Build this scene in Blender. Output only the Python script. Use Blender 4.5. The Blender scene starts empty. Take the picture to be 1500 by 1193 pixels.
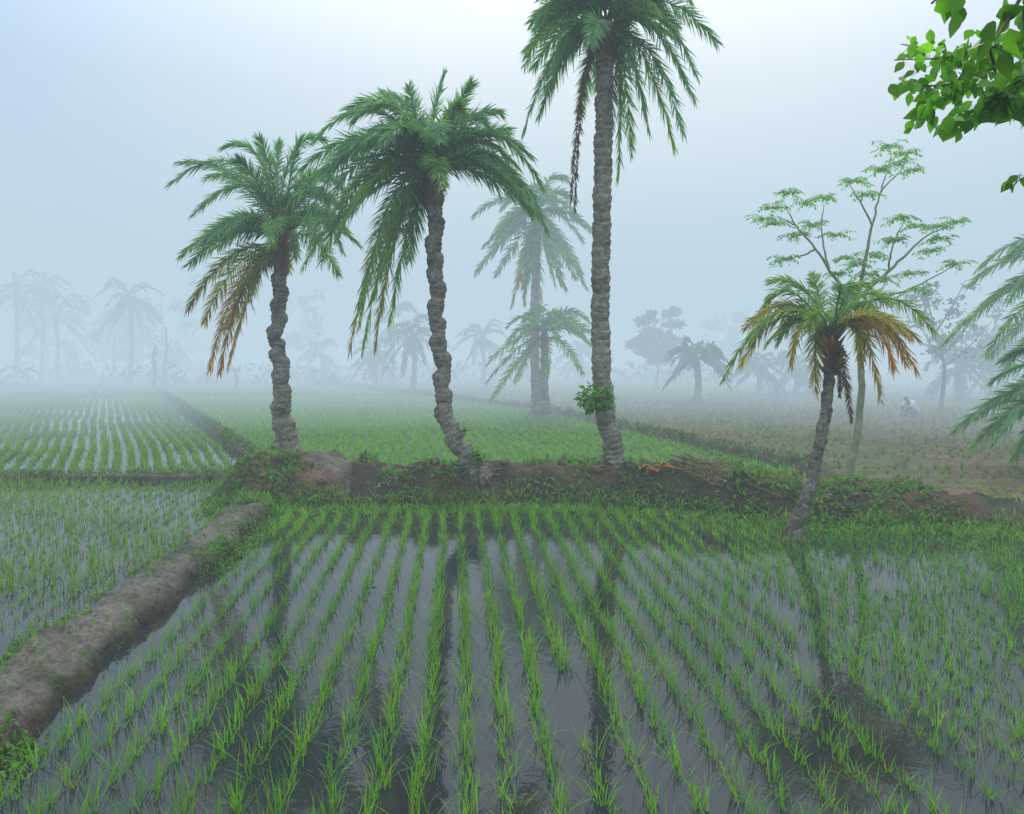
import bpy, math, numpy as np
from mathutils import Vector
rng=np.random.default_rng(7)
# photograph survey: focal length in px, eye height, horizon row
F=1177.0; H=2.4; HV=515.0
def W(u,v,d): return np.array([(u-750)/F*d, d, H-(v-HV)/F*d])
def nrm(a): return a/(np.linalg.norm(a,axis=-1,keepdims=True)+1e-9)
def sst(a,b,x):
    t=np.clip((x-a)/(b-a),0,1); return t*t*(3-2*t)
TAB=rng.random((256,256))
def vn(x,y,s=1.0,o=0):
    x=np.asarray(x,float)*s+o*17.3+500; y=np.asarray(y,float)*s+o*9.1+500
    xi=np.floor(x).astype(int); yi=np.floor(y).astype(int); fx=x-xi; fy=y-yi
    fx=fx*fx*(3-2*fx); fy=fy*fy*(3-2*fy)
    g=lambda i,j:TAB[(xi+i)%256,(yi+j)%256]
    return (g(0,0)*(1-fx)+g(1,0)*fx)*(1-fy)+(g(0,1)*(1-fx)+g(1,1)*fx)*fy

# ---------------- terrain description -----------------
def xdike(y): return -3.0-0.068*y
def yfront(x): return 12.0-1.4*sst(1.5,4.8,x)-0.2*sst(5,8,x)+0.25*(vn(x,x*0,1.3,3)-.5)
def yback(x): return 14.2+1.1*(1-sst(-3.4,-2.2,x))-2.2*sst(3.5,7.0,x)
LX=[(5.6,14),(5.85,16),(1.33,31.4),(-4,41),(-14,60),(-40,120)]
def xline(y): return np.interp(y,[p[1] for p in LX],[p[0] for p in LX])
def xleft(y): return -4.8-0.509*(y-16)
def bump(d,w): return np.exp(-(d/w)**4)
def brownmask(x,y): return sst(-0.2,0.2,x-xline(y))*sst(-0.1,0.3,y-yback(x))
def bundmask(x,y):
    return sst(0,0.75,y-yfront(x))*(1-sst(-0.9,0,y-yback(x)))*sst(-4.9,-4.2,x)
def hz(x,y):
    x=np.asarray(x,float); y=np.asarray(y,float)
    n1=vn(x,y,2.2,1); n2=vn(x,y,7,2); n3=vn(x,y,0.8,4); n4=vn(x,y,16,5)
    h=-0.055+0.055*n1*n3+0.014*n2
    cen=sst(-0.2,0.3,x-xleft(y))*sst(14.0,14.6,y)
    h=h*(1-cen)+cen*(0.012+0.02*n2)
    b=brownmask(x,y); fur=0.5+0.5*np.sin(y*2*np.pi/0.55+0.5*n1)
    h=h*(1-b)+b*(0.07+0.03*fur+0.05*n2*n1)
    wob=0.14*(vn(x*0,y,0.9,6)-.5)+.06*(vn(x*0,y,3.1,7)-.5)
    dk=np.exp(-(np.abs(x-xdike(y)-wob-.09*(n2-.5))/(0.27+0.12*n3*n1))**7)*(1-sst(14.6,15.2,y))
    h=np.maximum(h,dk*(0.18+0.05*n1+0.09*n2*n1+0.07*n4)-0.08)
    d2=bump(y-15.0-0.1*(n3-.5),0.22)*(1-sst(-4.7,-4.2,x)); h=np.maximum(h,d2*(0.18+0.04*n2)-.08)
    d3=bump((x-xleft(y))*0.89,0.25)*sst(14.8,15.3,y)*(1-sst(60,90,y)); h=np.maximum(h,d3*(0.20+0.05*n2)-.08)
    d4=bump((x-xline(y))*0.93,0.32)*sst(14,14.6,y)*(1-sst(60,90,y)); h=np.maximum(h,d4*(0.25+0.10*n2)-.08)
    d5=bump(y-42-0.3*n3+0.05*x,0.35); h=np.maximum(h,d5*0.2-.08)
    Hb=0.5-0.16*sst(2.5,4.5,x)-0.14*sst(5.5,8,x)
    m=bundmask(x,y)
    bh=m*Hb*(0.62+0.45*n1*n3+0.62*vn(x,y,3.0,8)*0.8)+m*(0.09*n2+0.05*n4)
    cl=np.exp(-(((x-4.9)/1.0)**2+((y-13.7)/0.5)**2)); bh=bh+cl*0.16*vn(x,y,6,9)*m**0.3
    h=np.maximum(h,bh-0.08*(1-sst(0,.12,m)))
    return h

# ---------------- mesh helpers -----------------
def mesh(name,V,Fq,mat,col=None,smooth=True,parent=None,origin=None):
    V=np.asarray(V,np.float32).reshape(-1,3)
    if origin is not None: V=V-np.asarray(origin,np.float32)
    Fq=np.asarray(Fq,np.int32).reshape(-1,4)
    me=bpy.data.meshes.new(name)
    me.vertices.add(len(V)); me.vertices.foreach_set("co",V.ravel())
    me.loops.add(len(Fq)*4); me.loops.foreach_set("vertex_index",Fq.ravel())
    me.polygons.add(len(Fq))
    me.polygons.foreach_set("loop_start",np.arange(0,len(Fq)*4,4,dtype=np.int32))
    me.polygons.foreach_set("use_smooth",np.full(len(Fq),smooth))
    if col is not None:
        a=me.color_attributes.new("Col",'FLOAT_COLOR','POINT')
        c=np.ones((len(V),4),np.float32); c[:,:3]=np.asarray(col).reshape(-1,3); a.data.foreach_set("color",c.ravel())
    me.update(calc_edges=True); me.validate()
    me.materials.append(mat)
    ob=bpy.data.objects.new(name,me); bpy.context.scene.collection.objects.link(ob)
    if parent is not None: ob.parent=parent
    return ob
def empty(name,loc):
    e=bpy.data.objects.new(name,None); e.location=loc; e.empty_display_size=0.3
    bpy.context.scene.collection.objects.link(e); return e
class Acc:
    def __init__(s): s.V=[];s.F=[];s.C=[];s.n=0
    def add(s,V,Fq,C):
        V=np.asarray(V).reshape(-1,3); s.V.append(V); s.F.append(np.asarray(Fq).reshape(-1,4)+s.n)
        C=np.asarray(C,float)
        if C.ndim==1: C=np.tile(C,(len(V),1))
        s.C.append(C.reshape(-1,3)); s.n+=len(V)
    def obj(s,name,mat,**k): return mesh(name,np.concatenate(s.V),np.concatenate(s.F),mat,np.concatenate(s.C),**k)
def ribbons(acc,C,Wd,col):
    B,K,_=C.shape
    V=np.stack([C-Wd,C+Wd],2)
    b=np.arange(B)[:,None]*K*2; k=np.arange(K-1)[None]*2
    i=b+k; Fq=np.stack([i,i+1,i+3,i+2],-1)
    col=np.asarray(col,float)
    if col.ndim==1: col=np.tile(col,(B,1))
    if col.ndim==2: col=np.repeat(col[:,None],K,1)
    acc.add(V,Fq,np.repeat(col[:,:,None],2,2))
def leafstrips(acc,base,d,nv,L,wid,col,fold=0.25,curl=0.3,prof=(0.05,0.75,1,0.85,0.45,0.03)):
    B=len(base); K=len(prof); s=np.linspace(0,1,K)[None,:,None]; pr=np.array(prof)[None,:,None]
    d=nrm(d); side=nrm(np.cross(d,nv)); n=nrm(np.cross(side,d))
    L=np.asarray(L).reshape(-1,1,1); wid=np.asarray(wid).reshape(-1,1,1)
    mid=base[:,None]+d[:,None]*L*s-n[:,None]*L*curl*s*s
    Lf=mid-side[:,None]*wid*pr+n[:,None]*wid*pr*fold; Rt=mid+side[:,None]*wid*pr+n[:,None]*wid*pr*fold
    V=np.stack([Lf,mid,Rt],2)
    b=np.arange(B)[:,None,None]*K*3; k=np.arange(K-1)[None,:,None]*3; j=np.arange(2)[None,None,:]
    i=b+k+j; Fq=np.stack([i,i+1,i+4,i+3],-1)
    col=np.asarray(col,float)
    if col.ndim==1: col=np.tile(col,(B,1))
    acc.add(V,Fq,np.repeat(np.repeat(col[:,None,None],K,1),3,2))
def path(P,n):
    P=np.array(P,float)
    Q=np.vstack([2*P[0]-P[1],P,2*P[-1]-P[-2]]); out=[]
    m=len(P)-1
    for t in np.linspace(0,m,n):
        i=min(int(t),m-1); f=t-i; a,b,c,d=Q[i:i+4]
        out.append(0.5*((2*b)+(-a+c)*f+(2*a-5*b+4*c-d)*f*f+(-a+3*b-3*c+d)*f**3))
    return np.array(out)
def tube(acc,P,R,col,segs=8,mod=None,ref=(0,-1,0)):
    P=np.asarray(P,float); K=len(P); R=np.broadcast_to(np.asarray(R,float),(K,))
    T=nrm(np.gradient(P,axis=0)); ref=np.array(ref,float)
    if abs(T.mean(0)@ref)>0.85*np.linalg.norm(T.mean(0)): ref=np.array([0.1,0,1.])
    A=nrm(np.cross(T,ref)); Bn=np.cross(T,A)
    th=np.linspace(0,2*np.pi,segs,endpoint=False)
    rr=R[:,None]*(mod(np.arange(K)[:,None],th[None]) if mod else np.ones((K,segs)))
    V=P[:,None]+rr[...,None]*(A[:,None]*np.cos(th)[None,:,None]+Bn[:,None]*np.sin(th)[None,:,None])
    k=np.arange(K-1)[:,None]*segs; j=np.arange(segs)[None]; j2=(j+1)%segs
    Fq=np.stack([k+j,k+j2,k+segs+j2,k+segs+j],-1)
    col=np.asarray(col,float)
    if col.ndim==2: col=np.repeat(col[:,None],segs,1)
    acc.add(V,Fq,col)

# ---------------- materials -----------------
def newmat(name):
    m=bpy.data.materials.new(name); m.use_nodes=True; nt=m.node_tree
    return m,nt,nt.nodes["Principled BSDF"],nt.nodes["Material Output"]
def N(nt,t,**k):
    n=nt.nodes.new(t)
    for a,b in k.items(): setattr(n,a,b)
    return n
def noise(nt,scale,detail=6,rough=.6,coord='Object',sc=None):
    tc=N(nt,'ShaderNodeTexCoord'); n=N(nt,'ShaderNodeTexNoise'); n.inputs['Scale'].default_value=scale
    n.inputs['Detail'].default_value=detail; n.inputs['Roughness'].default_value=rough
    if sc:
        mp=N(nt,'ShaderNodeMapping'); mp.inputs['Scale'].default_value=sc
        nt.links.new(tc.outputs[coord],mp.inputs[0]); nt.links.new(mp.outputs[0],n.inputs['Vector'])
    else: nt.links.new(tc.outputs[coord],n.inputs['Vector'])
    return n.outputs['Fac']
def ramp(nt,fac,stops):
    r=N(nt,'ShaderNodeValToRGB'); e=r.color_ramp.elements
    while len(e)<len(stops): e.new(.5)
    for i,(p,c) in enumerate(stops): e[i].position=p; e[i].color=(*c,1)
    nt.links.new(fac,r.inputs[0]); return r.outputs[0]
def mixc(nt,mode,fac,a,b):
    m=N(nt,'ShaderNodeMix',data_type='RGBA',blend_type=mode)
    for s,v in ((m.inputs[0],fac),(m.inputs[6],a),(m.inputs[7],b)):
        if isinstance(v,(int,float)): s.default_value=v
        elif isinstance(v,tuple): s.default_value=(*v,1)
        else: nt.links.new(v,s)
    return m.outputs[2]
def foliage(name,trans=0.35,rough=0.45,nscale=3.0):
    m,nt,p,o=newmat(name)
    a=N(nt,'ShaderNodeVertexColor',layer_name="Col")
    v=ramp(nt,noise(nt,nscale,2),[(0.3,(.72,.76,.72)),(0.7,(1.25,1.2,1.15))])
    c=mixc(nt,'MULTIPLY',1.0,a.outputs[0],v)
    nt.links.new(c,p.inputs['Base Color']); p.inputs['Roughness'].default_value=rough
    p.inputs['Specular IOR Level'].default_value=0.25
    t=N(nt,'ShaderNodeBsdfTranslucent'); c2=mixc(nt,'MULTIPLY',1.0,c,(1.5,1.6,0.7)); nt.links.new(c2,t.inputs[0])
    ms=N(nt,'ShaderNodeMixShader'); ms.inputs[0].default_value=trans
    nt.links.new(p.outputs[0],ms.inputs[1]); nt.links.new(t.outputs[0],ms.inputs[2]); nt.links.new(ms.outputs[0],o.inputs[0])
    return m
M_rice=foliage("rice_leaf",0.42,0.5,1.2)
M_frond=foliage("palm_frond",0.4,0.5,2.0)
M_leaf=foliage("broad_leaf",0.45,0.4,5.0)
def barkmat(name):
    m,nt,p,o=newmat(name)
    a=N(nt,'ShaderNodeVertexColor',layer_name="Col")
    n1=noise(nt,9,8,.7,sc=(1,1,1.8)); n2=noise(nt,3.5,5,.65); n3=noise(nt,38,4,.7,sc=(1,1,.35))
    v=ramp(nt,n1,[(0.3,(.22,.21,.20)),(0.5,(.9,.89,.87)),(0.7,(2.0,1.93,1.8))])
    c=mixc(nt,'MULTIPLY',1.0,a.outputs[0],v)
    lich=ramp(nt,n2,[(0.46,(0,0,0)),(0.56,(1,1,1))])
    sp=ramp(nt,n3,[(0.42,(0,0,0)),(0.58,(.85,.85,.85))])
    lf=mixc(nt,'MULTIPLY',1.0,lich,sp)
    c=mixc(nt,'MIX',lf,c,(.46,.46,.37))
    nt.links.new(c,p.inputs['Base Color']); p.inputs['Roughness'].default_value=.95; p.inputs['Specular IOR Level'].default_value=.1
    add=N(nt,'ShaderNodeMath',operation='ADD'); nt.links.new(n1,add.inputs[0]); nt.links.new(n3,add.inputs[1])
    b=N(nt,'ShaderNodeBump'); b.inputs['Strength'].default_value=1; b.inputs['Distance'].default_value=.07
    nt.links.new(add.outputs[0],b.inputs['Height']); nt.links.new(b.outputs[0],p.inputs['Normal'])
    return m
M_bark=barkmat("palm_bark")
def smoothbark():
    m,nt,p,o=newmat("smooth_bark")
    a=N(nt,'ShaderNodeVertexColor',layer_name="Col")
    v=ramp(nt,noise(nt,8,6,.6,sc=(1,1,.6)),[(0.3,(.6,.6,.6)),(0.7,(1.3,1.3,1.25))])
    nt.links.new(mixc(nt,'MULTIPLY',1.0,a.outputs[0],v),p.inputs['Base Color']); p.inputs['Roughness'].default_value=.85
    return m
M_sbark=smoothbark()
def groundmat():
    m,nt,p,o=newmat("earth_ground")
    a=N(nt,'ShaderNodeVertexColor',layer_name="Col")
    n1=noise(nt,2.2,10,.7); n2=noise(nt,22,6,.7)
    v=ramp(nt,n1,[(0.28,(.5,.48,.46)),(0.5,(.95,.95,.95)),(0.75,(1.5,1.42,1.3))])
    v2=ramp(nt,n2,[(0.3,(.5,.5,.5)),(0.7,(1.45,1.45,1.45))])
    c=mixc(nt,'MULTIPLY',1.0,mixc(nt,'MULTIPLY',1.0,a.outputs[0],v),v2)
    nt.links.new(c,p.inputs['Base Color']); p.inputs['Roughness'].default_value=.8; p.inputs['Specular IOR Level'].default_value=.2
    b=N(nt,'ShaderNodeBump'); b.inputs['Strength'].default_value=1; b.inputs['Distance'].default_value=.06
    nt.links.new(n2,b.inputs['Height']); nt.links.new(b.outputs[0],p.inputs['Normal'])
    return m
M_ground=groundmat()
def watermat():
    m,nt,p,o=newmat("paddy_water")
    n1=noise(nt,0.9,8,.65)
    c=ramp(nt,n1,[(0.35,(.010,.015,.022)),(0.54,(.022,.024,.024)),(0.72,(.06,.050,.022))])
    nt.links.new(c,p.inputs['Base Color']); p.inputs['Roughness'].default_value=.035; p.inputs['IOR'].default_value=1.40
    n2=noise(nt,7,4,.6)
    b=N(nt,'ShaderNodeBump'); b.inputs['Strength'].default_value=.2; b.inputs['Distance'].default_value=.010
    nt.links.new(n2,b.inputs['Height']); nt.links.new(b.outputs[0],p.inputs['Normal'])
    return m
M_water=watermat()

# ---------------- ground sheet -----------------
def axis(segs):
    out=[]
    for a,b,n in segs: out.append(np.linspace(a,b,n,endpoint=False))
    return np.concatenate(out+[[segs[-1][1]]])
gx=axis([(-600,-60,14),(-60,-14,80),(-14,-6,80),(-6,8,320),(8,16,80),(16,60,80),(60,600,14)])
gy=axis([(-60,2,12),(2,4,30),(4,15.5,280),(15.5,34,170),(34,64,100),(64,700,20)])
X,Y=np.meshgrid(gx,gy); Z=hz(X,Y)
V=np.stack([X,Y,Z],-1); nx=len(gx); ny=len(gy)
i=(np.arange(ny-1)[:,None]*nx+np.arange(nx-1)[None]); Fq=np.stack([i,i+1,i+nx+1,i+nx],-1)
def L3(a,b,t): return a*(1-t[...,None])+np.array(b)*t[...,None]
col=np.zeros(X.shape+(3,))+np.array([.045,.034,.018])
cen=sst(-0.2,0.3,X-xleft(Y))*sst(14.0,14.6,Y); col=L3(col,(.09,.20,.035),cen)
col=L3(col,(.09,.19,.045),sst(34,48,Y))
bm=brownmask(X,Y); col=L3(col,(.19,.14,.07),bm)
col=L3(col,(.12,.15,.05),bm*sst(.45,.7,vn(X,Y,.35,11))*.7)
dyk=sst(0.03,0.1,Z)*(1-bm)*(1-sst(45,60,Y))
moss=sst(.5,.68,vn(X,Y,1.6,12)*.6+vn(X,Y,6,13)*.4)
col=L3(col,(.075,.055,.035),dyk); col=L3(col,(.21,.18,.135),dyk*sst(.075,.12,Z)*(Y<15)*(X<-2.5))
col=L3(col,(.07,.10,.03),dyk*moss*.7)
b2=bundmask(X,Y)
col=L3(col,(.17,.095,.055),sst(.05,.4,b2)*sst(.38,.6,vn(X,Y,1.3,14))*.85)
cl=np.exp(-(((X-4.9)/1.2)**2+((Y-13.6)/0.7)**2)); col=L3(col,(.27,.17,.11),np.clip(cl*1.2,0,1))
mesh("ground",V,Fq,M_ground,col)
wx=[-90,90]; wy=[-5,60]
mesh("paddy_water",[(wx[0],wy[0],0),(wx[1],wy[0],0),(wx[1],wy[1],0),(wx[0],wy[1],0)],[(0,1,2,3)],M_water,smooth=False)

# ---------------- rice -----------------
def rows(org,ang,sp,st,ext,region,wob=0.05,jit=0.3,rs=.06):
    c,s=math.cos(ang),math.sin(ang)
    na=int(ext/sp); nb=int(ext*1.4/st)
    A,B=np.meshgrid(np.arange(-na,na)*sp,np.arange(-10,nb)*st)
    A=A+wob*(vn(A*0.5,B,0.45,21)-.5)*2+rng.normal(0,sp*rs,A.shape); B=B+rng.uniform(-jit,jit,B.shape)*st
    x=org[0]+A*c-B*s; y=org[1]+A*s+B*c
    x=x.ravel();y=y.ravel()
    m=(y>2.2)&(np.abs(x)<0.76*y+2.0)&region(x,y)
    return x[m],y[m]
def rice(acc,x,y,nb,K,L,w,c0,c1,tilt=.45,zoff=0,sy=0.02):
    n=len(x); z=np.maximum(hz(x,y),-0.05)+zoff
    vig=0.65+0.6*vn(x,y,.7,31)+rng.normal(0,.14,n)
    B=n*nb; rep=lambda a:np.repeat(a,nb)
    bx=rep(x)+rng.normal(0,sy,B); by=rep(y)+rng.normal(0,sy,B); bz=rep(z)
    az=rng.uniform(0,2*np.pi,B); ti=np.abs(rng.normal(0,tilt,B)).clip(0,1.1); Ls=L*rep(vig)*rng.uniform(.55,1.15,B); be=rng.uniform(0,.9,B)
    s=np.linspace(0,1,K)[None]
    r=Ls[:,None]*(np.sin(ti)[:,None]*s+.35*be[:,None]*s**2.2); zz=Ls[:,None]*(np.cos(ti)[:,None]*s-.30*be[:,None]*s**2.5)
    C=np.stack([bx[:,None]+r*np.cos(az)[:,None],by[:,None]+r*np.sin(az)[:,None],bz[:,None]+zz],-1)
    wa=az+np.pi/2+rng.normal(0,.5,B)
    Wd=np.stack([np.cos(wa),np.sin(wa),0*wa],-1)[:,None]*(w*rng.uniform(.7,1.2,B))[:,None,None]*(1.02-s**1.8)[...,None]
    t=np.clip(rng.normal(.5,.3,B)+(rep(vn(x,y,.5,33))-.5)*.8,0,1)[:,None]
    col=np.array(c0)*(1-t)+np.array(c1)*t
    dead=rng.random(B)<.05; col[dead]=(.26,.22,.07)
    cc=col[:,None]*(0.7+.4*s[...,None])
    ribbons(acc,C,Wd,cc)
G0=(.095,.30,.012); G1=(.24,.50,.02)
R=Acc()
x,y=rows((0,0),.064,.245,.12,22,lambda x,y:(x>xdike(y)+.5)&(y<yfront(x)-.1)&(vn(x,y,1.7,41)>.10)&(x<2.2+.35*vn(x,y,.8,42)),wob=.07)
x2,y2=rows((0,0),.10,.20,.125,22,lambda x,y:(x>2.3+.35*vn(x,y,.8,42))&(y<yfront(x)-.1)&(vn(x,y,1.7,41)>.10),wob=.10,rs=.09)
x=np.concatenate([x,x2]); y=np.concatenate([y,y2])
rice(R,x,y,11,4,.23,.0038,G0,G1,tilt=.36)
R.obj("rice_plants",M_rice)
R=Acc()
x,y=rows((0,0),.064,.21,.13,26,lambda x,y:(x<xdike(y)-.45)&(y<14.8)&(x>-13),wob=.15,rs=.12)
rice(R,x,y,10,3,.20,.0048,(.13,.29,.02),(.25,.43,.035),tilt=.4)
R.obj("rice_plants",M_rice)
R=Acc()
x,y=rows((-4.8,16),.471,.27,.14,52,lambda x,y:(x<xleft(y)-.4)&(y>15.3)&(y<46),wob=.10)
rice(R,x,y,8,3,.25,.010,(.13,.30,.03),(.22,.40,.05),tilt=.4)
R.obj("rice_plants",M_rice)
R=Acc()
x,y=rows((0,14),.12,.26,.20,46,lambda x,y:(x>xleft(y)+.3)&(x<xline(y)-.3)&(y>yback(x)+.1)&(y<42),wob=.12,rs=.16,jit=.45)
rice(R,x,y,6,3,.22,.011,(.16,.36,.03),(.25,.46,.05),tilt=.5)
x,y=rows((0,42),.1,.6,.5,60,lambda x,y:(y>42.5)&(y<72)&(x<xline(y)),wob=.1)
rice(R,x,y,5,3,.25,.03,(.15,.30,.05),(.2,.36,.06),tilt=.5)
R.obj("rice_plants",M_rice)
R=Acc()
A,B=np.meshgrid(np.arange(-20,60,.28),np.arange(12,55,.55)); A=A.ravel()+rng.uniform(-.1,.1,A.size); B=B.ravel()+rng.normal(0,.04,B.size)-.02*A
m=(A>xline(B)+.4)&(B>yback(A)+.3)&(A<.8*B+3)&(vn(A,B,1.1,44)>.3)
rice(R,A[m],B[m],9,3,.18,.012,(.15,.24,.05),(.24,.30,.08),tilt=.7)
R.obj("vegetable_seedlings",M_rice)

# ---------------- palms -----------------
GR=np.array([.13,.28,.135]); GY=np.array([.18,.33,.07]); YE=np.array([.34,.28,.06]); OR=np.array([.42,.21,.045]); DE=np.array([.13,.075,.06])
def frond(acc,P0,P1,P2,cA,cB,leaf=.34,n=58,w=.011,rr=.015,spread=.48,start=.14):
    P0,P1,P2=map(lambda a:np.asarray(a,float),(P0,P1,P2))
    t=np.linspace(0,1,18)[:,None]
    Pt=(1-t)**2*P0+2*t*(1-t)*P1+t*t*P2
    tube(acc,Pt,np.linspace(rr,rr*.25,18),np.array([.14,.16,.06])*.8+cB*.15,segs=4)
    sn=np.cross(P1-P0,P2-P0)+rng.normal(0,.02,3); sn=sn/np.linalg.norm(sn)
    tw=rng.uniform(-.9,.9)
    u=np.linspace(start,1,n)[:,None]+rng.normal(0,.004,(n,1))
    p=(1-u)**2*P0+2*u*(1-u)*P1+u*u*P2; T=nrm(2*(1-u)*(P1-P0)+2*u*(P2-P1))
    nn=np.cross(np.broadcast_to(sn,T.shape),T)
    for sg in (-1,1):
        ph=tw+rng.normal(0,spread*.8,n)
        sd=sg*(sn*np.cos(ph)[:,None]+nn*np.sin(ph)[:,None])
        fa=np.interp(u[:,0],[0,.5,1],[1.05,.8,.35])+rng.normal(0,.10,n)
        D=nrm(T*np.cos(fa)[:,None]+sd*np.sin(fa)[:,None])
        ln=leaf*np.interp(u[:,0],[.1,.25,.6,.9,1.02],[.4,.9,1,.75,.45])*rng.uniform(.8,1.12,n)
        s=np.linspace(0,1,3)[None,:,None]
        C=p[:,None]+D[:,None]*ln[:,None,None]*s+np.array([0,0,-1.])*(ln*rng.uniform(.05,.3,n))[:,None,None]*s*s
        wv=nrm(np.cross(D,nrm(rng.normal(0,1,(n,3)))))
        Wd=wv[:,None]*w*np.array([.8,1,.12])[None,:,None]
        mixf=np.clip(u[:,0]*1.1-.1+rng.normal(0,.15,n),0,1)[:,None]
        c=(cA*(1-mixf)+cB*mixf)*rng.uniform(.7,1.3,(n,1))
        ribbons(acc,C,Wd,c)
def rfrond(acc,P0,az,el,L,cA,cB,**k):
    reach=L*(.30+.50*math.cos(el)); a=np.array([math.cos(az),math.sin(az),0])
    P1=P0+a*reach*.42+np.array([0,0,L*.62*math.sin(el)+.12*L])
    P2=P0+a*reach+np.array([0,0,L*(.85*math.sin(el)-.42)])
    frond(acc,P0,P1,P2,cA,cB,**k)
def palm(pts,d,r0,r1,explicit=(),nrand=18,L=2.3,notch=.3,zig=.03,leaf=.34,nl=104,w=.0105,elr=(-35,80),tint=None,kn=None,cbase=(.21,.18,.135),period=.30,old=.12,roots=False):
    P=[W(u,v,d) for u,v in pts]
    P[0][2]=min(P[0][2],hz(P[0][0],P[0][1])-.12)
    base=np.array([P[0][0],P[0][1],float(hz(P[0][0],P[0][1]))])
    e=empty("date_palm",base)
    Ltr=sum(np.linalg.norm(P[i+1]-P[i]) for i in range(len(P)-1)); K=max(30,int(Ltr/.025)) if kn is None else kn
    Q=path(P,K); s=np.linspace(0,Ltr,K); f=s/Ltr
    am=sst(.05,.2,f)*(.6+.6*f)
    Q[:,0]+=zig*(2*np.abs(((s/(period*2))%1)-.5)-.5)*2*am
    Q[:,1]+=zig*.6*np.sin(s/(period*1.9)*2*np.pi+1)
    rad=r0+(r1-r0)*f**.6+ (r0*.7)*np.exp(-s/.33)
    pr=period; ri=rng.random(int(Ltr/pr)+5); rj=rng.random(int(Ltr/pr*3)+9)
    def mod(k,th):
        sk=s[k]; q=sk/pr; i=np.floor(q).astype(int); fr=q-i
        side=(i%2)*np.pi+(ri[i%len(ri)]-.5)*1.4
        depth=.6+.8*ri[(i*3)%len(ri)]
        nt=np.where(fr<.18,fr/.18,np.clip(1-(fr-.18)/.5,0,1))*np.clip(np.cos(th-side)+.25,0,1)*depth
        sm=(sk/(pr*.33)+.12*np.sin(th+sk*3))%1
        return (1-notch*nt*sst(.03,.12,f[k]))*(1+.17*(sm-.5))*(1+.08*(vn(th*1.6,sk*5,1,51)-.5)+.09*(vn(np.cos(th)*1.5+9,sk*9+np.sin(th)*1.5,1,52)-.5))
    T=Acc()
    cb=np.array(cbase)*1.65; kk=(s/(pr*.33)).astype(int); sm=(s/(pr*.33))%1
    cc=cb[None]*(.55+.55*sm)[:,None]*(.75+.5*rj[kk%len(rj)])[:,None]*np.interp(f,[0,.3,1],[1.1,1.1,.75])[:,None]
    tube(T,Q,rad,cc,segs=20,mod=mod)
    if roots:
        for q_ in range(46):
            a_=rng.uniform(0,6.28); h_=rng.uniform(.02,.28); o_=r0*rng.uniform(1.5,2.5); dv_=np.array([math.cos(a_),math.sin(a_),0])
            k_=int(np.argmin(np.abs(s-h_-.1))); p0=Q[k_]+dv_*r0; p2=base+dv_*o_; p2[2]=float(hz(p2[0],p2[1]))-.03
            tube(T,path([p0,(p0+p2)/2+dv_*.03,p2],7),np.linspace(.022,.012,7)*rng.uniform(.6,1.3),np.array([.24,.17,.11])*rng.uniform(.5,1.4),segs=5)
    T.obj("trunk",M_bark,parent=e,origin=base)
    A=Acc(); hp=Q[-1].copy()
    nb=60
    az=rng.uniform(0,2*np.pi,nb); hh=rng.uniform(-.42,.10,nb)
    dirv=np.stack([np.cos(az),np.sin(az),0*az],-1)
    b=hp+dirv*r1*.7+np.stack([0*hh,0*hh,hh],-1)
    sL=np.linspace(0,1,3)[None,:,None]; up=np.array([0,0,1.])
    ln=rng.uniform(.12,.34,nb)[:,None,None]
    C=b[:,None]+(dirv[:,None]*.75+up*.8)*ln*sL
    Wd=np.stack([-np.sin(az),np.cos(az),0*az],-1)[:,None]*np.array([.035,.025,.010])[None,:,None]
    ribbons(A,C,Wd,np.array([.34,.17,.09])*rng.uniform(.4,1.3,(nb,1)))
    tube(A,hp+np.linspace(-.3,.35,8)[:,None]*up,np.array([.8,1.05,1.15,1.1,1.0,.8,.5,.1])*r1,(.19,.11,.06),segs=10)
    heart=hp+up*.12
    tn=np.array(tint) if tint is not None else np.array([1,1,1.])
    for ex in explicit:
        (cu,cv),(tu,tv),kind=ex[:3]
        dy=ex[3] if len(ex)>3 else rng.uniform(-.9,.9)
        P1=W(cu,cv,d+dy*.5); P2=W(tu,tv,d+dy)
        cA,cB={'g':(GR,GR*1.15),'y':(GR,GY),'Y':(GY,YE),'o':(YE,OR),'O':(GY,OR),'d':(DE,DE)}[kind]
        l_=leaf*(.45 if kind=='d' else 1)
        frond(A,heart+rng.normal(0,.05,3),P1,P2,cA*tn,cB*tn,leaf=l_,n=nl,w=w)
    for k in range(nrand):
        az=2*np.pi*(k*.618)+rng.uniform(-.3,.3); el=math.radians(rng.uniform(*elr))
        o=rng.random(); ev=(math.degrees(el)-elr[0])/(elr[1]-elr[0])
        if ev<old: cA,cB=(GY,YE) if o<.5 else (GR,GY)
        else: cA,cB=GR,(GR*1.2 if o<.6 else GY)
        rfrond(A,heart+rng.normal(0,.05,3),az,el,L*rng.uniform(.8,1.1),cA*tn,cB*tn,leaf=leaf,n=nl,w=w)
    A.obj("fronds",M_frond,parent=e,origin=base)
    return e,base,heart
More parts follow.
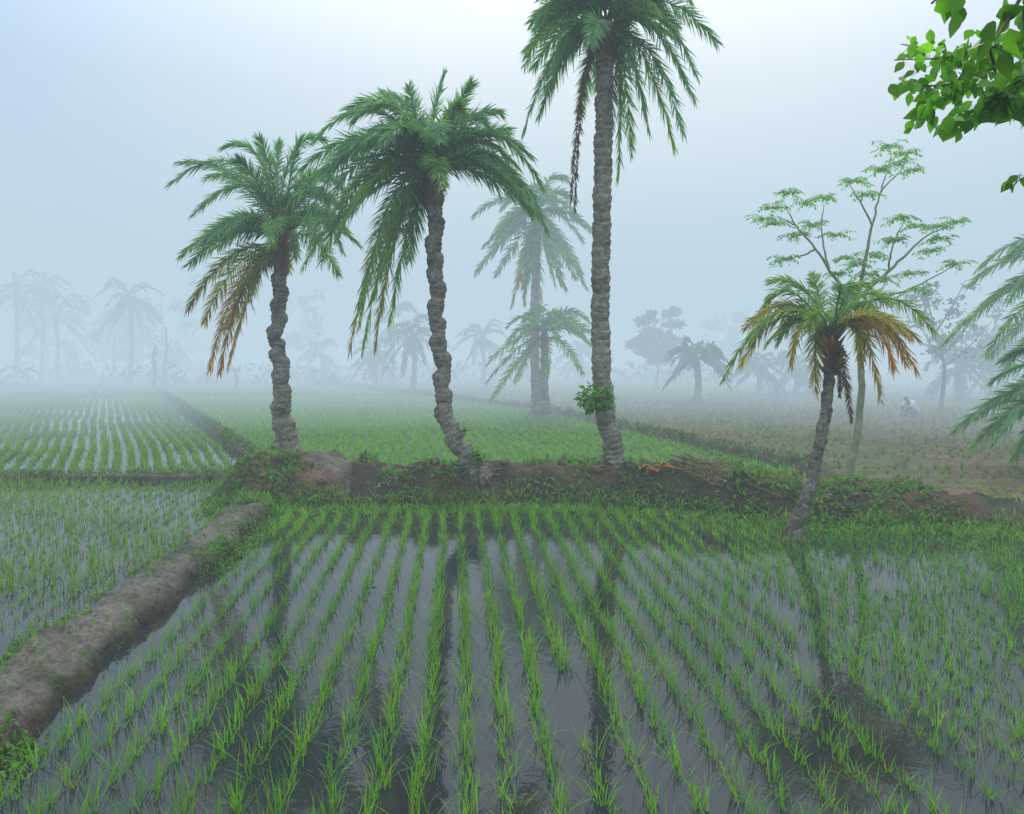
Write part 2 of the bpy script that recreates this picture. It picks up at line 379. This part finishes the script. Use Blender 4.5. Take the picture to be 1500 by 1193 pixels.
palm([(422,674),(413,600),(412,540),(404,500),(409,450),(410,400),(409,365)],14.6,.18,.135,[
 ((370,170),(250,268),'g'),((385,210),(285,312),'g'),((350,225),(262,238),'g'),((400,190),(330,215),'g'),((415,180),(475,205),'g'),
 ((440,200),(505,280),'g'),((455,250),(500,365),'g'),((390,230),(300,262),'g'),((375,300),(338,325),'y'),
 ((330,350),(277,452),'Y'),((340,365),(300,470),'Y'),((345,372),(308,540),'o'),((350,378),(322,545),'o'),((372,385),(335,535),'O'),((385,370),(330,480),'Y'),((385,380),(345,430),'Y'),
 ((405,260),(380,203),'g'),((420,260),(440,205),'g'),((400,250),(410,210),'g'),((440,240),(470,260),'g'),((375,250),(350,235),'g')],nrand=16,L=2.0,elr=(10,80),notch=.42,zig=.028,period=.24,old=.02)
palm([(706,705),(690,678),(668,645),(650,600),(648,540),(640,480),(640,420),(636,370),(638,310),(634,275)],12.7,.16,.13,[
 ((560,95),(462,205),'g'),((580,110),(425,300),'g'),((560,160),(447,388),'y'),((540,175),(470,385),'y'),((600,110),(510,160),'g'),((565,200),(495,345),'y'),
 ((560,250),(512,515),'Y'),((580,262),(550,508),'Y'),((575,255),(532,512),'y'),((570,230),(530,450),'y'),((600,285),(572,470),'y'),((595,220),(465,350),'g'),((570,255),(525,480),'y'),((590,250),(545,440),'y'),
 ((540,120),(445,330),'g'),((530,150),(455,360),'g'),((560,140),(480,250),'g'),((540,150),(440,250),'g'),((590,200),(520,300),'y'),((600,230),(560,400),'y'),((610,270),(600,380),'y'),
 ((630,180),(650,110),'g'),((605,170),(600,128),'g'),((655,180),(690,122),'g'),((680,150),(730,165),'g'),((640,170),(560,135),'g'),
 ((720,150),(800,335),'g'),((710,120),(795,275),'g'),((700,190),(775,310),'g'),((680,190),(745,190),'g'),((690,170),(790,310),'g'),((690,215),(750,265),'g'),((650,200),(670,150),'g')],nrand=22,L=2.2,elr=(8,80),notch=.45,zig=.028,period=.23,old=0,roots=True)
palm([(908,722),(900,660),(886,600),(880,500),(880,400),(882,300),(884,200),(885,130),(888,60)],12.8,.175,.14,[
 ((820,-40),(770,92),'g'),((830,-10),(768,190),'g'),((850,10),(800,135),'g'),((840,20),(790,170),'g'),((830,-60),(785,40),'g'),
 ((960,-50),(1050,62),'g'),((950,-20),(1015,145),'g'),((935,10),(988,217),'y'),((955,20),(1000,195),'g'),((920,30),(905,262),'y'),((925,40),(950,190),'g'),
 ((965,-40),(1020,110),'g'),((915,30),(925,225),'y'),((900,40),(893,190),'g'),((960,-90),(1010,0),'g'),
 ((880,-80),(840,-130),'g'),((900,-80),(940,-140),'g'),((870,-60),(800,-90),'g'),((920,-60),(990,-70),'g'),((890,-60),(890,-160),'g'),
 ((852,60),(842,308),'d',-.2),((850,65),(836,300),'d',-.25)],nrand=26,L=2.0,elr=(0,80),notch=.2,zig=.010,period=.36,cbase=(.24,.21,.16),old=0,roots=True)
palm([(1160,800),(1166,770),(1185,720),(1196,670),(1207,620),(1213,570),(1215,530),(1217,505)],10.3,.09,.07,[
 ((1140,395),(1060,555),'y'),((1150,410),(1085,535),'Y'),((1150,385),(1120,450),'y'),((1190,400),(1130,412),'y'),((1170,430),(1160,532),'Y'),((1200,430),(1190,402),'y'),((1190,440),(1195,575),'Y'),
 ((1290,385),(1367,485),'y'),((1280,410),(1342,545),'O'),((1265,430),(1290,582),'Y'),((1250,410),(1300,440),'y'),((1260,430),(1262,535),'Y'),((1240,400),(1270,420),'y'),
 ((1130,430),(1100,500),'y'),((1290,420),(1325,530),'O'),((1180,420),(1140,500),'y'),((1280,430),(1310,540),'o'),
 ((1235,510),(1247,618),'d',-.2),((1232,500),(1230,580),'d',.3)],nrand=9,L=1.3,elr=(15,75),notch=.3,zig=.015,period=.17,leaf=.25,nl=70,w=.0085,tint=(1.25,1.05,.7),cbase=(.17,.145,.115),old=.4,roots=True)
palm([(786,612),(784,540),(783,450),(786,380),(786,320)],30,.19,.15,nrand=38,L=2.9,elr=(-65,70),leaf=.45,nl=46,w=.03,notch=.2,zig=.02)
palm([(799,612),(797,560),(797,530),(797,497)],28.5,.17,.13,nrand=26,L=2.4,elr=(-35,70),leaf=.36,nl=40,w=.024,notch=.2,zig=.02,tint=(1.2,1.1,.8),old=.4)
def farpalm(u,vb,vt,L,n=22,el=(-40,70)):
    d=H*F/(vb-HV)
    palm([(u,vb),(u+3,(vb+vt)/2),(u,vt)],d,.17,.14,nrand=n,L=L,elr=el,leaf=.42,nl=26,w=.035,notch=.1,zig=.0,kn=14,tint=(.7,.65,.6))
for a in [(604,577,492,2.4),(573,566,478,3.0),(548,569,520,2.0),(706,567,500,2.6),(1020,592,530,2.0),(1110,580,540,1.9),(1165,580,545,2.2),
          (190,566,440,2.9),(82,562,470,4.2),(22,562,430,3.6),(60,560,425,3.0),(1402,590,545,2.2),(1462,588,530,2.6),(1500,570,500,2.6),(850,560,520,2.4),(470,558,520,2.5),(1300,556,500,3),(250,556,520,2.4)]:
    farpalm(*a)
palm([(1640,640),(1630,560),(1625,480),(1622,425)],19,.19,.15,nrand=34,L=4.0,elr=(-20,60),leaf=.42,nl=80,w=.018)
palm([(1585,700),(1583,640),(1580,585)],14.5,.18,.15,nrand=28,L=2.3,elr=(-30,70),leaf=.36,nl=80,w=.014)

# ---------------- slender moringa-like tree -----------------
def moringa():
    d=13.2; base=W(1245,712,d); base[2]=float(hz(base[0],base[1])); e=empty("moringa_tree",base)
    T=Acc(); bc=(.24,.27,.15)
    def br(pts,r0,r1,dz,z0=0):
        n=len(pts); P=[W(u,v,d+z0+(dz-z0)*i/(n-1)) for i,(u,v) in enumerate(pts)]
        Q=path(P,n*5); Q+=rng.normal(0,.006,Q.shape); tube(T,Q,np.linspace(r0,r1,len(Q)),bc,segs=8); return P[-1]
    tr=[(1243,722),(1247,680),(1256,630),(1262,560),(1258,500),(1255,440)]; br(tr,.075,.045,0)
    for pts,r0,dz in [([(1255,440),(1225,410),(1195,365),(1165,330),(1150,300)],.032,-.5),([(1195,365),(1175,375),(1150,380)],.018,.4),([(1215,395),(1203,340),(1207,300)],.02,.3),
      ([(1255,440),(1268,380),(1278,330),(1290,280),(1305,232)],.036,.2),([(1278,330),(1262,300),(1245,272)],.018,-.4),([(1290,280),(1325,245)],.016,.4),
      ([(1258,435),(1300,400),(1330,370),(1360,345),(1400,327)],.032,-.3),([(1300,400),(1308,360),(1322,328)],.018,-.5),([(1258,445),(1330,425),(1400,388)],.025,.6),([(1268,380),(1245,392)],.014,-.3),([(1165,330),(1140,318)],.012,-.6)]:
        br(pts,r0,.006,dz)
    cl=[(1155,283),(1130,305),(1180,298),(1207,290),(1135,328),(1190,330),(1165,345),(1250,265),(1270,285),(1300,215),(1325,225),(1337,250),(1290,248),(1255,388),(1272,402),(1238,378),(1320,320),(1345,332),(1310,352),(1372,332),(1402,325),(1362,368),(1290,412),(1228,402),(1150,380),(1333,402),(1400,387),(1375,350),(1222,345),(1318,240),(1280,375),(1345,425),(1240,420),(1120,322)]
    A=Acc()
    for u,v in cl:
        c=W(u,v,d+rng.uniform(-.7,.7))
        nf=10
        for k in range(nf):
            az=2*np.pi*k/nf+rng.uniform(-.4,.4); Lr=rng.uniform(.16,.32)
            dirv=np.array([math.cos(az),math.sin(az),rng.uniform(-.2,.4)])
            P0=c; P1=c+dirv*Lr*.5+np.array([0,0,.04]); P2=c+dirv*Lr-np.array([0,0,.05])
            ribbons(T,np.stack([P0,P1,P2])[None],np.full((1,3,3),.003)*np.array([1,0,1]),np.array([.18,.2,.08]))
            n=9; t=np.linspace(.15,1,n)[:,None]; p=P0*(1-t)**2+2*P1*t*(1-t)+P2*t*t
            sd=np.array([-math.sin(az),math.cos(az),0])
            for sg in(-1,1):
                D=nrm(sg*sd+dirv*.5+rng.normal(0,.25,(n,3))-np.array([0,0,.35]))
                leafstrips(A,p+rng.normal(0,.01,p.shape),D,np.tile([0,0,1.],(n,1))+rng.normal(0,.35,(n,3)),rng.uniform(.045,.08,n),rng.uniform(.010,.017,n),np.array([.20,.40,.16])*rng.uniform(.7,1.35,(n,1)),prof=(.2,1,.8,.1),curl=.2)
    T.obj("trunk",M_sbark,parent=e,origin=base); A.obj("leaves",M_leaf,parent=e,origin=base)
moringa()

# ---------------- generic distant broadleaf trees -----------------
def leaftree(name,u,vb,d,h,cw,nleaf=2600,ls=.13,colr=(.07,.12,.055),limbs=9,bare=.35):
    b=W(u,vb,d); b[2]=float(hz(b[0],b[1])); e=empty(name,b); T=Acc(); A=Acc()
    top=b+np.array([rng.normal(0,.4),0,h*.8])
    P=path([b,b+np.array([.2,.1,h*bare*.6]),b+np.array([-.1,0,h*bare]),top],20); tube(T,P,np.linspace(.02*h**.9,.02,20),(.16,.15,.12),segs=7)
    per=nleaf//(limbs*4)
    for k in range(limbs):
        s=P[int(7+k*12/limbs)]; az=k*2.4+rng.uniform(-.4,.4); rl=cw*rng.uniform(.5,1.0)
        tip=s+np.array([math.cos(az)*rl,math.sin(az)*rl,rng.uniform(.15,.35)*h]); tip[2]=min(tip[2],b[2]+h)
        Q=path([s,(s+tip)/2+np.array([0,0,-.1*rl]),tip],9); tube(T,Q,np.linspace(.05,.012,9),(.16,.15,.12),segs=5)
        for j in range(4):
            c=Q[3+j+ (1 if j>1 else 0)]+rng.normal(0,.25*cw*.5,3); rr=cw*rng.uniform(.16,.32)
            p=c+nrm(rng.normal(0,1,(per,3)))*rng.random((per,1))**.5*rr*np.array([1,1,.5])
            leafstrips(A,p,rng.normal(0,1,(per,3)),rng.normal(0,1,(per,3)),rng.uniform(.6,1.3,per)*ls*1.6,rng.uniform(.6,1.2,per)*ls*.5,np.array(colr)*rng.uniform(.6,1.4,(per,1)),prof=(.2,1,.8,.1))
    T.obj("trunk",M_sbark,parent=e,origin=b); A.obj("foliage",M_leaf,parent=e,origin=b)
leaftree("broadleaf_tree",960,566,50,5.8,2.0,nleaf=3000,ls=.17)
leaftree("broadleaf_tree",1378,600,31,5.9,1.8,nleaf=900,ls=.10,limbs=8,bare=.45)
leaftree("broadleaf_tree",1448,596,36,4.8,1.5,nleaf=900,ls=.11,limbs=8,bare=.4)
def belt():
    A=Acc()
    for k in range(30):
        ang=rng.uniform(-.78,.78); d=rng.uniform(70,105)
        if abs(ang)<.16 and rng.random()<.7: continue
        x=math.tan(ang)*d; h=rng.uniform(4,9); b=np.array([x,d,0.])
        tube(A,path([b,b+[.3,0,h*.4],b+[0,0,h*.8]],6),np.linspace(.15,.04,6),(.08,.07,.06),segs=5)
        for j in range(12):
            n=36; c=b+np.array([rng.normal(0,h*.22),rng.normal(0,h*.15),h*rng.uniform(.35,1.0)]); rr=h*rng.uniform(.06,.14)
            p=c+nrm(rng.normal(0,1,(n,3)))*rng.random((n,1))**.4*rr
            leafstrips(A,p,rng.normal(0,1,(n,3)),rng.normal(0,1,(n,3)),rng.uniform(.35,.7,n),rng.uniform(.1,.2,n),np.array([.045,.07,.035])*rng.uniform(.7,1.3,(n,1)),prof=(.2,1,.1))
    for k in range(200):
        ang=rng.uniform(-.8,.8); d=rng.uniform(54,84); x=math.tan(ang)*d; n=40; rr=rng.uniform(.4,1.6)
        p=np.array([x,d,rr*.5])+nrm(rng.normal(0,1,(n,3)))*rng.random((n,1))**.4*rr*np.array([1.6,1,.7])
        leafstrips(A,p,rng.normal(0,1,(n,3)),rng.normal(0,1,(n,3)),rng.uniform(.3,.7,n),rng.uniform(.08,.2,n),np.array([.05,.08,.035])*rng.uniform(.7,1.3,(n,1)),prof=(.2,1,.1))
    A.obj("distant_tree_line",M_leaf)
belt()

# ---------------- foreground leafy branch with its tree -----------------
def neartree():
    b=np.array([4.6,3.9,0.]); b[2]=float(hz(b[0],b[1])); e=empty("broadleaf_tree",b); T=Acc(); A=Acc(); bc=(.10,.085,.06)
    tube(T,path([b-[0,0,.2],b+[.1,0,1.5],b+[-.1,0,3.0],b+[.1,.1,4.6]],24),np.linspace(.16,.09,24),bc,segs=12)
    st=b+np.array([-.08,0,2.9])
    def tw(pts,r0,r1): 
        Q=path(pts,len(pts)*6); tube(T,Q,np.linspace(r0,r1,len(Q)),bc,segs=6); return Q
    j1=W(1520,60,3.2); j2=W(1540,-60,2.6); j3=W(1560,240,3.3)
    tw([st,(st+j1)/2+[0,0,.15],j1],.05,.016); tw([st+[0,0,.3],(st+j2)/2+[0,0,.4],j2],.04,.014); tw([st,(st+j3)/2,j3],.03,.01)
    def leaves(Q,n,l,a=0.12,b_=1.0,colr=(.16,.40,.03)):
        idx=rng.uniform(a,b_,n)*(len(Q)-1); i=idx.astype(int); p=Q[i]
        D=rng.normal(0,.6,(n,3))+np.array([-.1,0,-.75]); nv=rng.normal(0,.6,(n,3))+np.array([0,-.6,.5])
        pet=p+rng.normal(0,.026,(n,3))
        ls=l*rng.uniform(.6,1.2,n)
        leafstrips(A,pet,D,nv,ls,ls*.33,np.array(colr)*rng.uniform(.5,1.4,(n,1)),fold=.18,curl=.18)
        ribbons(T,np.stack([p,(p+pet)/2+[0,0,.004],pet],1),np.full((n,3,3),.0008),np.array([.12,.2,.05]))
    for pts,n,l,dd in [([(1520,60),(1450,70),(1380,85),(1310,88)],75,.062,3.2),([(1480,66),(1420,110),(1370,150),(1345,180)],75,.066,3.2),([(1500,80),(1470,130),(1430,160),(1385,185)],75,.07,3.1),
                        ([(1500,90),(1490,130),(1470,160)],34,.08,3.1),([(1400,80),(1350,70),(1320,65)],28,.056,3.2),([(1420,78),(1400,120),(1340,125),(1318,115)],42,.06,3.25),([(1450,72),(1460,120),(1450,175)],40,.065,3.1),([(1520,90),(1510,140),(1495,165)],20,.07,3.1)]:
        Q=tw([W(u,v,dd+rng.uniform(-.12,.12)) for u,v in pts],.006,.002); leaves(Q,n,l)
    for pts,n,l in [([(1540,-60),(1460,-30),(1400,-25),(1365,5)],20,.09),([(1540,-60),(1500,-10),(1470,40),(1455,60)],13,.09),([(1520,-40),(1500,20),(1510,90)],12,.09),([(1560,-50),(1530,10),(1520,70)],10,.09)]:
        Q=tw([W(u,v,2.3+rng.uniform(-.1,.1)) for u,v in pts],.008,.003); leaves(Q,n,l,colr=(.13,.33,.02))
    Q=tw([j3,W(1520,250,3.3),W(1490,266,3.3)],.004,.002); leaves(Q,9,.065,a=.75)
    for k in range(26):
        az=rng.uniform(0,6.28); s=b+np.array([0,0,rng.uniform(3.3,4.6)]); r=rng.uniform(.8,1.7); tip=s+np.array([math.cos(az)*r,math.sin(az)*r,rng.uniform(.2,1.2)])
        if tip[0]<.72*tip[1]+.4: continue
        Q=tw([s,(s+tip)/2+[0,0,.1],tip],.02,.004); leaves(Q,45,.08,a=.3)
    T.obj("branches",M_sbark,parent=e,origin=b); A.obj("leaves",M_leaf,parent=e,origin=b)
neartree()

# ---------------- weeds, grass, ivy -----------------
def weedpatch(acc,x,y,nl,l,wr,colr,sp=.07,up=.8):
    n=len(x); B=n*nl; rep=lambda a:np.repeat(a,nl)
    bx=rep(x)+rng.normal(0,sp,B); by=rep(y)+rng.normal(0,sp,B); bz=hz(bx,by)+np.abs(rng.normal(0,.03,B))
    D=rng.normal(0,.7,(B,3))+np.array([0,0,up]); ls=l*rng.uniform(.5,1.3,B)
    c=np.array(colr)*rng.uniform(.55,1.45,(B,1)); y_=rng.random(B)<.08; c[y_]=(.25,.2,.07)
    leafstrips(acc,np.stack([bx,by,bz],-1),D,rng.normal(0,.5,(B,3))+np.array([0,0,1.]),ls,ls*wr,c,prof=(.3,1,.8,.05),curl=.35)
Wd=Acc()
n=5600; x=rng.uniform(-4.9,9.5,n); y=rng.uniform(10,15.5,n); m=(bundmask(x,y)>.03)&((vn(x,y,1.4,61)+.25*vn(x,y,5,62)+.16*(y<yfront(x)+.4)+.22*(x>3.2)*(x<6))>.62); x,y=x[m],y[m]
weedpatch(Wd,x,y,9,.075,.28,(.10,.22,.03))
n=1500; x=rng.uniform(-4.6,10,n); y=yfront(x)+rng.normal(.05,.13,n); weedpatch(Wd,x,y,9,.13,.07,(.14,.30,.03),sp=.04,up=1.3)
Wd.obj("bund_weeds",M_leaf)
Wd=Acc()
n=1500; y=rng.uniform(3.2,13,n); x=xdike(y)+np.where(rng.random(n)<.7,.38,-.36)+rng.normal(0,.07,n); m=vn(x,y,1.1,64)>.30; x,y=x[m],y[m]; weedpatch(Wd,x,y,9,.05,.20,(.11,.25,.025),sp=.04,up=.8)
n=60; y=rng.uniform(3.2,13,n); x=xdike(y)+rng.normal(0,.2,n); weedpatch(Wd,x,y,7,.045,.2,(.10,.18,.03),sp=.04,up=.8)
n=500; x=rng.uniform(-14,-4.8,n); y=15+rng.normal(0,.15,n); weedpatch(Wd,x,y,7,.09,.12,(.10,.2,.03),sp=.05)
n=800; y=rng.uniform(15,45,n); x=xleft(y)+rng.normal(0,.2,n); weedpatch(Wd,x,y,6,.12,.12,(.08,.15,.03),sp=.08)
n=700; y=rng.uniform(15,45,n); x=xline(y)+rng.normal(0,.25,n); weedpatch(Wd,x,y,6,.11,.14,(.08,.14,.03),sp=.08)
Wd.obj("dyke_weeds",M_leaf)
def shrub(name,c,r,n,l,colr=(.09,.19,.03),fl=.7):
    A=Acc(); p=c+nrm(rng.normal(0,1,(n,3)))*rng.random((n,1))**.5*r*np.array([1,1,fl])
    D=(p-c)/r+rng.normal(0,.5,(n,3)); ls=l*rng.uniform(.6,1.3,n)
    leafstrips(A,p,D,rng.normal(0,.4,(n,3))+np.array([0,-.3,1.]),ls,ls*.36,np.array(colr)*rng.uniform(.5,1.5,(n,1)),curl=.3)
    for k in range(12):
        q=p[rng.integers(n)]; tube(A,path([c-[0,0,r*fl],(c+q)/2+rng.normal(0,.02,3),q],6),.005,(.10,.09,.05),segs=4)
    e=empty(name,c); A.obj("leaves",M_leaf,parent=e,origin=c)
shrub("climbing_vine",W(874,583,12.55),.28,250,.10,(.12,.27,.025),.75)
shrub("leafy_shrub",W(700,668,12.45),.13,60,.09,(.13,.27,.03))
shrub("leafy_shrub",W(680,630,12.6),.05,10,.09)
shrub("leafy_shrub",W(424,683,14.3),.34,420,.07,(.07,.15,.025),.8)
shrub("leafy_shrub",W(395,700,14.3),.25,250,.07,(.07,.15,.025),.6)
shrub("leafy_shrub",W(790,617,28.6),.55,500,.13,(.09,.18,.035),.55)
shrub("leafy_shrub",W(1270,745,11.7),.5,600,.08,(.08,.19,.03),.45)
shrub("leafy_shrub",W(1340,765,11.2),.4,400,.08,(.08,.19,.03),.4)
shrub("leafy_shrub",W(935,700,12.6),.14,80,.08,(.11,.23,.03))
A=Acc()
def onb(u,d,up=.06):
    x=(u-750)/F*d; return np.array([x,d,float(hz(x,d))+up])
for k in range(12):
    u0=945+rng.uniform(0,60); u1=u0+rng.uniform(90,190); d0=rng.uniform(12.3,12.8); d1=d0-rng.uniform(.3,1.3)
    a=onb(u0,d0,.10); c=onb(u1,d1,.05); mid=(a+c)/2; mid[2]=float(hz(mid[0],mid[1]))+rng.uniform(.04,.14)
    cc=[np.array([.22,.17,.07]),np.array([.15,.18,.05]),np.array([.28,.18,.10])][k%3]
    frond(A,a,mid,c,cc,cc*1.1,leaf=.18,n=34,w=.007,rr=.013)
for k in range(7):
    a=onb(940+rng.uniform(0,35),12.4+rng.uniform(0,.2),.03); c=a+np.array([rng.uniform(-.1,.18),rng.uniform(-.25,.05),rng.uniform(.02,.09)])
    tube(A,path([a,(a+c)/2+[0,0,.03],c],6),np.array([.02,.028,.025,.02,.015,.01]),(.60,.18,.06),segs=6)
A.obj("fallen_palm_fronds",M_frond)
A=Acc()
for k in range(150):
    if k<80: x=rng.normal(4.8,.7); y=rng.normal(13.4,.4)
    else: x=rng.uniform(-4,8); y=float(yfront(x))+rng.uniform(.1,1.6)
    r=rng.uniform(.03,.09); c=np.array([x,y,float(hz(x,y))+r*.2])
    s=np.linspace(-1,1,6); P=c+np.stack([s*r*.3,s*0,s*r*.8],-1); ph=rng.uniform(0,9)
    tube(A,P,np.sqrt(np.maximum(1-s*s,.01))*r,(.22,.14,.09),segs=7,mod=lambda kk,th:1+.35*(vn(th*1.3+ph,kk*.8+ph,1,71)-.5))
A.obj("earth_clods",M_ground)
for u,vt,vb in [(224,505,571),(240,480,566),(345,540,571)]:
    d=H*F/(vb-HV); b=W(u,vb,d); t=W(u+rng.uniform(-4,4),vt,d); A=Acc(); P=path([b-[0,0,.3],b*.6+t*.4+rng.normal(0,.08,3),b*.3+t*.7+rng.normal(0,.1,3),t],14)
    tube(A,P,np.linspace(.12,.07,14),(.05,.04,.03),segs=7); m_=P[9]; tube(A,path([m_,m_+[.25,0,.25],m_+[.3,0,.6]],6),np.linspace(.06,.03,6),(.05,.04,.03),segs=5)
    A.obj("wooden_pole",M_sbark)

# ---------------- squatting farmer -----------------
def plain(name,c,r=.8):
    m,nt,p,o=newmat(name); v=ramp(nt,noise(nt,14,4),[(.3,tuple(x*.75 for x in c)),(.7,tuple(min(1,x*1.1) for x in c))]); nt.links.new(v,p.inputs['Base Color']); p.inputs['Roughness'].default_value=r; return m
def skin(name,verts,edges,mat,parent,sub=2):
    me=bpy.data.meshes.new(name); me.from_pydata([v[:3] for v in verts],edges,[]); ob=bpy.data.objects.new(name,me)
    bpy.context.scene.collection.objects.link(ob); ob.parent=parent
    ob.modifiers.new("s",'SKIN')
    if not me.skin_vertices: return ob
    for i,v in enumerate(verts):
        sv=me.skin_vertices[0].data[i]; sv.radius=(v[3],v[3] if len(v)<5 else v[4]); sv.use_root=(i==0)
    m=ob.modifiers.new("b",'SUBSURF'); m.levels=sub; m.render_levels=sub; me.materials.append(mat); return ob
def farmer():
    b=W(1336,615,28.2); b[2]=float(hz(b[0],b[1])); e=empty("squatting_farmer",b); e.rotation_euler=(0,0,math.radians(205)); e.scale=(.92,.92,.86)
    S=plain("skin",(.20,.11,.07)); SH=plain("white_shirt",(.82,.82,.84)); LG=plain("checked_lungi",(.50,.53,.60)); HR=plain("black_hair",(.015,.012,.01))
    vs=[(-.12,0,.24,.11),(0,0,.42,.12),(.14,0,.58,.12),(.21,0,.64,.055),(.27,0,.67,.05),(.34,0,.70,.085),(.39,0,.74,.075)]
    ed=[(0,1),(1,2),(2,3),(3,4),(4,5),(5,6)]
    for sg in(-1,1):
        i=len(vs); vs+=[(-.08,sg*.11,.22,.085),(.26,sg*.17,.42,.06),(.10,sg*.15,.07,.042),(.26,sg*.16,.03,.028)]; ed+=[(0,i),(i,i+1),(i+1,i+2),(i+2,i+3)]
        i=len(vs); vs+=[(.16,sg*.18,.58,.05),(.32,sg*.20,.36,.038),(.40,sg*.10,.18,.026),(.43,sg*.09,.12,.03)]; ed+=[(2,i),(i,i+1),(i+1,i+2),(i+2,i+3)]
        for f,(dx,dy,l) in enumerate([(.03,-.02,.07),(.03,-.007,.085),(.03,.007,.09),(.025,.02,.075)]):
            k=len(vs); vs+=[(.44+dx*.4,sg*.09+dy,.09,.009),(.45+dx,sg*.09+dy*1.2,.08-l*.6,.008)]; ed+=[(i+3,k),(k,k+1)]
        k=len(vs); vs+=[(.42,sg*.065,.10,.010),(.45,sg*.05,.06,.008)]; ed+=[(i+3,k),(k,k+1)]
    skin("body",vs,ed,S,e,1)
    vs=[(-.13,0,.26,.155,.14),(0,0,.43,.165,.15),(.13,0,.57,.165,.14),(.20,0,.64,.08)]; ed=[(0,1),(1,2),(2,3)]
    for sg in(-1,1):
        i=len(vs); vs+=[(.16,sg*.18,.58,.075),(.29,sg*.195,.40,.06)]; ed+=[(2,i),(i,i+1)]
    skin("shirt",vs,ed,SH,e)
    vs=[(-.13,0,.22,.16)]; ed=[]
    for sg in(-1,1):
        i=len(vs); vs+=[(-.05,sg*.12,.24,.13),(.24,sg*.17,.42,.09),(.14,sg*.155,.18,.08)]; ed+=[(0,i),(i,i+1),(i+1,i+2)]
    skin("lungi",vs,ed,LG,e)
    skin("hair",[(.31,0,.74,.088),(.36,0,.785,.08)],[(0,1)],HR,e)
    skin("nose",[(.425,0,.68,.016),(.435,0,.665,.014)],[(0,1)],S,e,1)
farmer()

# ---------------- fog -----------------
def fog(name,ri,ro,z0,z1,dens,colr,c=(0,5)):
    n=48; th=np.linspace(0,2*np.pi,n,endpoint=False); cs=np.stack([np.cos(th),np.sin(th)],-1)
    me=bpy.data.meshes.new(name); vs=[];fs=[]
    def ring(r,z): 
        i=len(vs); vs.extend([(c[0]+r*a,c[1]+r*b,z) for a,b in cs]); return i
    o0=ring(ro,z0);o1=ring(ro,z1)
    if ri>0:
        i0=ring(ri,z0);i1=ring(ri,z1)
        for k in range(n):
            k2=(k+1)%n
            fs+=[(o0+k,o0+k2,o1+k2,o1+k),(i0+k2,i0+k,i1+k,i1+k2),(o1+k,o1+k2,i1+k2,i1+k),(i0+k,i0+k2,o0+k2,o0+k)]
    else:
        for k in range(n): fs.append((o0+k,o0+(k+1)%n,o1+(k+1)%n,o1+k))
        fs.append(tuple(o1+k for k in range(n))); fs.append(tuple(o0+n-1-k for k in range(n)))
    me.from_pydata(vs,[],fs); me.update()
    m=bpy.data.materials.new(name); m.use_nodes=True; nt=m.node_tree; nt.nodes.clear()
    o=N(nt,'ShaderNodeOutputMaterial'); ab=N(nt,'ShaderNodeVolumeAbsorption'); ab.inputs['Color'].default_value=(0,0,0,1); ab.inputs['Density'].default_value=dens
    em=N(nt,'ShaderNodeEmission'); em.inputs[0].default_value=(*colr,1); em.inputs[1].default_value=dens  # fog glows by itself: emission stands in for daylight scattered in the mist
    ad=N(nt,'ShaderNodeAddShader'); nt.links.new(ab.outputs[0],ad.inputs[0]); nt.links.new(em.outputs[0],ad.inputs[1]); nt.links.new(ad.outputs[0],o.inputs['Volume'])
    me.materials.append(m); ob=bpy.data.objects.new(name,me); bpy.context.scene.collection.objects.link(ob)
FC=(.53,.68,.79)
fog("fog_bank",18.02,480,-2,14,.042,FC)
fog("thin_mist",0,18.0,-2,14,.006,FC)

# ---------------- world & sun -----------------
w=bpy.data.worlds.new("World"); bpy.context.scene.world=w; w.use_nodes=True; nt=w.node_tree; bg=nt.nodes['Background']
sky=N(nt,'ShaderNodeTexSky',sky_type='NISHITA'); sky.sun_disc=False; sky.sun_elevation=math.radians(52); sky.sun_rotation=math.radians(10); sky.dust_density=4
tc=N(nt,'ShaderNodeTexCoord'); dt=N(nt,'ShaderNodeVectorMath',operation='DOT_PRODUCT'); dt.inputs[1].default_value=tuple(Vector((.12,.88,.45)).normalized())
nt.links.new(tc.outputs['Generated'],dt.inputs[0])
cl=ramp(nt,dt.outputs['Value'],[(.0,(.90,.98,1.08)),(.78,(.60,.80,1.08)),(.97,(1.05,1.12,1.16))])
sp=N(nt,'ShaderNodeSeparateXYZ'); nt.links.new(tc.outputs['Generated'],sp.inputs[0])
zr=ramp(nt,sp.outputs[2],[(.3,(9.6,9.6,9.6)),(.6,(14,14.8,16)),(1,(20,21,22))])
cl=mixc(nt,'MULTIPLY',1.0,cl,zr)
mx=mixc(nt,'MIX',.88,sky.outputs[0],cl); nt.links.new(mx,bg.inputs[0]); bg.inputs[1].default_value=.1
sl=bpy.data.lights.new("sun",'SUN'); sl.energy=1.5; sl.angle=math.radians(25); sl.color=(1,.95,.86)
so=bpy.data.objects.new("sun",sl); bpy.context.scene.collection.objects.link(so)
az=math.radians(10); el=math.radians(52); dv=Vector((math.sin(az)*math.cos(el),math.cos(az)*math.cos(el),math.sin(el)))
so.rotation_euler=dv.to_track_quat('Z','Y').to_euler(); so.location=(0,0,30)
cam=bpy.data.cameras.new("camera"); cam.sensor_width=36; cam.lens=F/1500*36; cam.shift_y=-(596.5-HV)/1500; cam.clip_end=2000; cam.clip_start=.05
co=bpy.data.objects.new("camera",cam); co.location=(0,0,H); co.rotation_euler=(math.pi/2,0,0); bpy.context.scene.collection.objects.link(co); bpy.context.scene.camera=co
sc=bpy.context.scene; sc.view_settings.view_transform='Standard'; sc.view_settings.look='None'; sc.view_settings.exposure=0
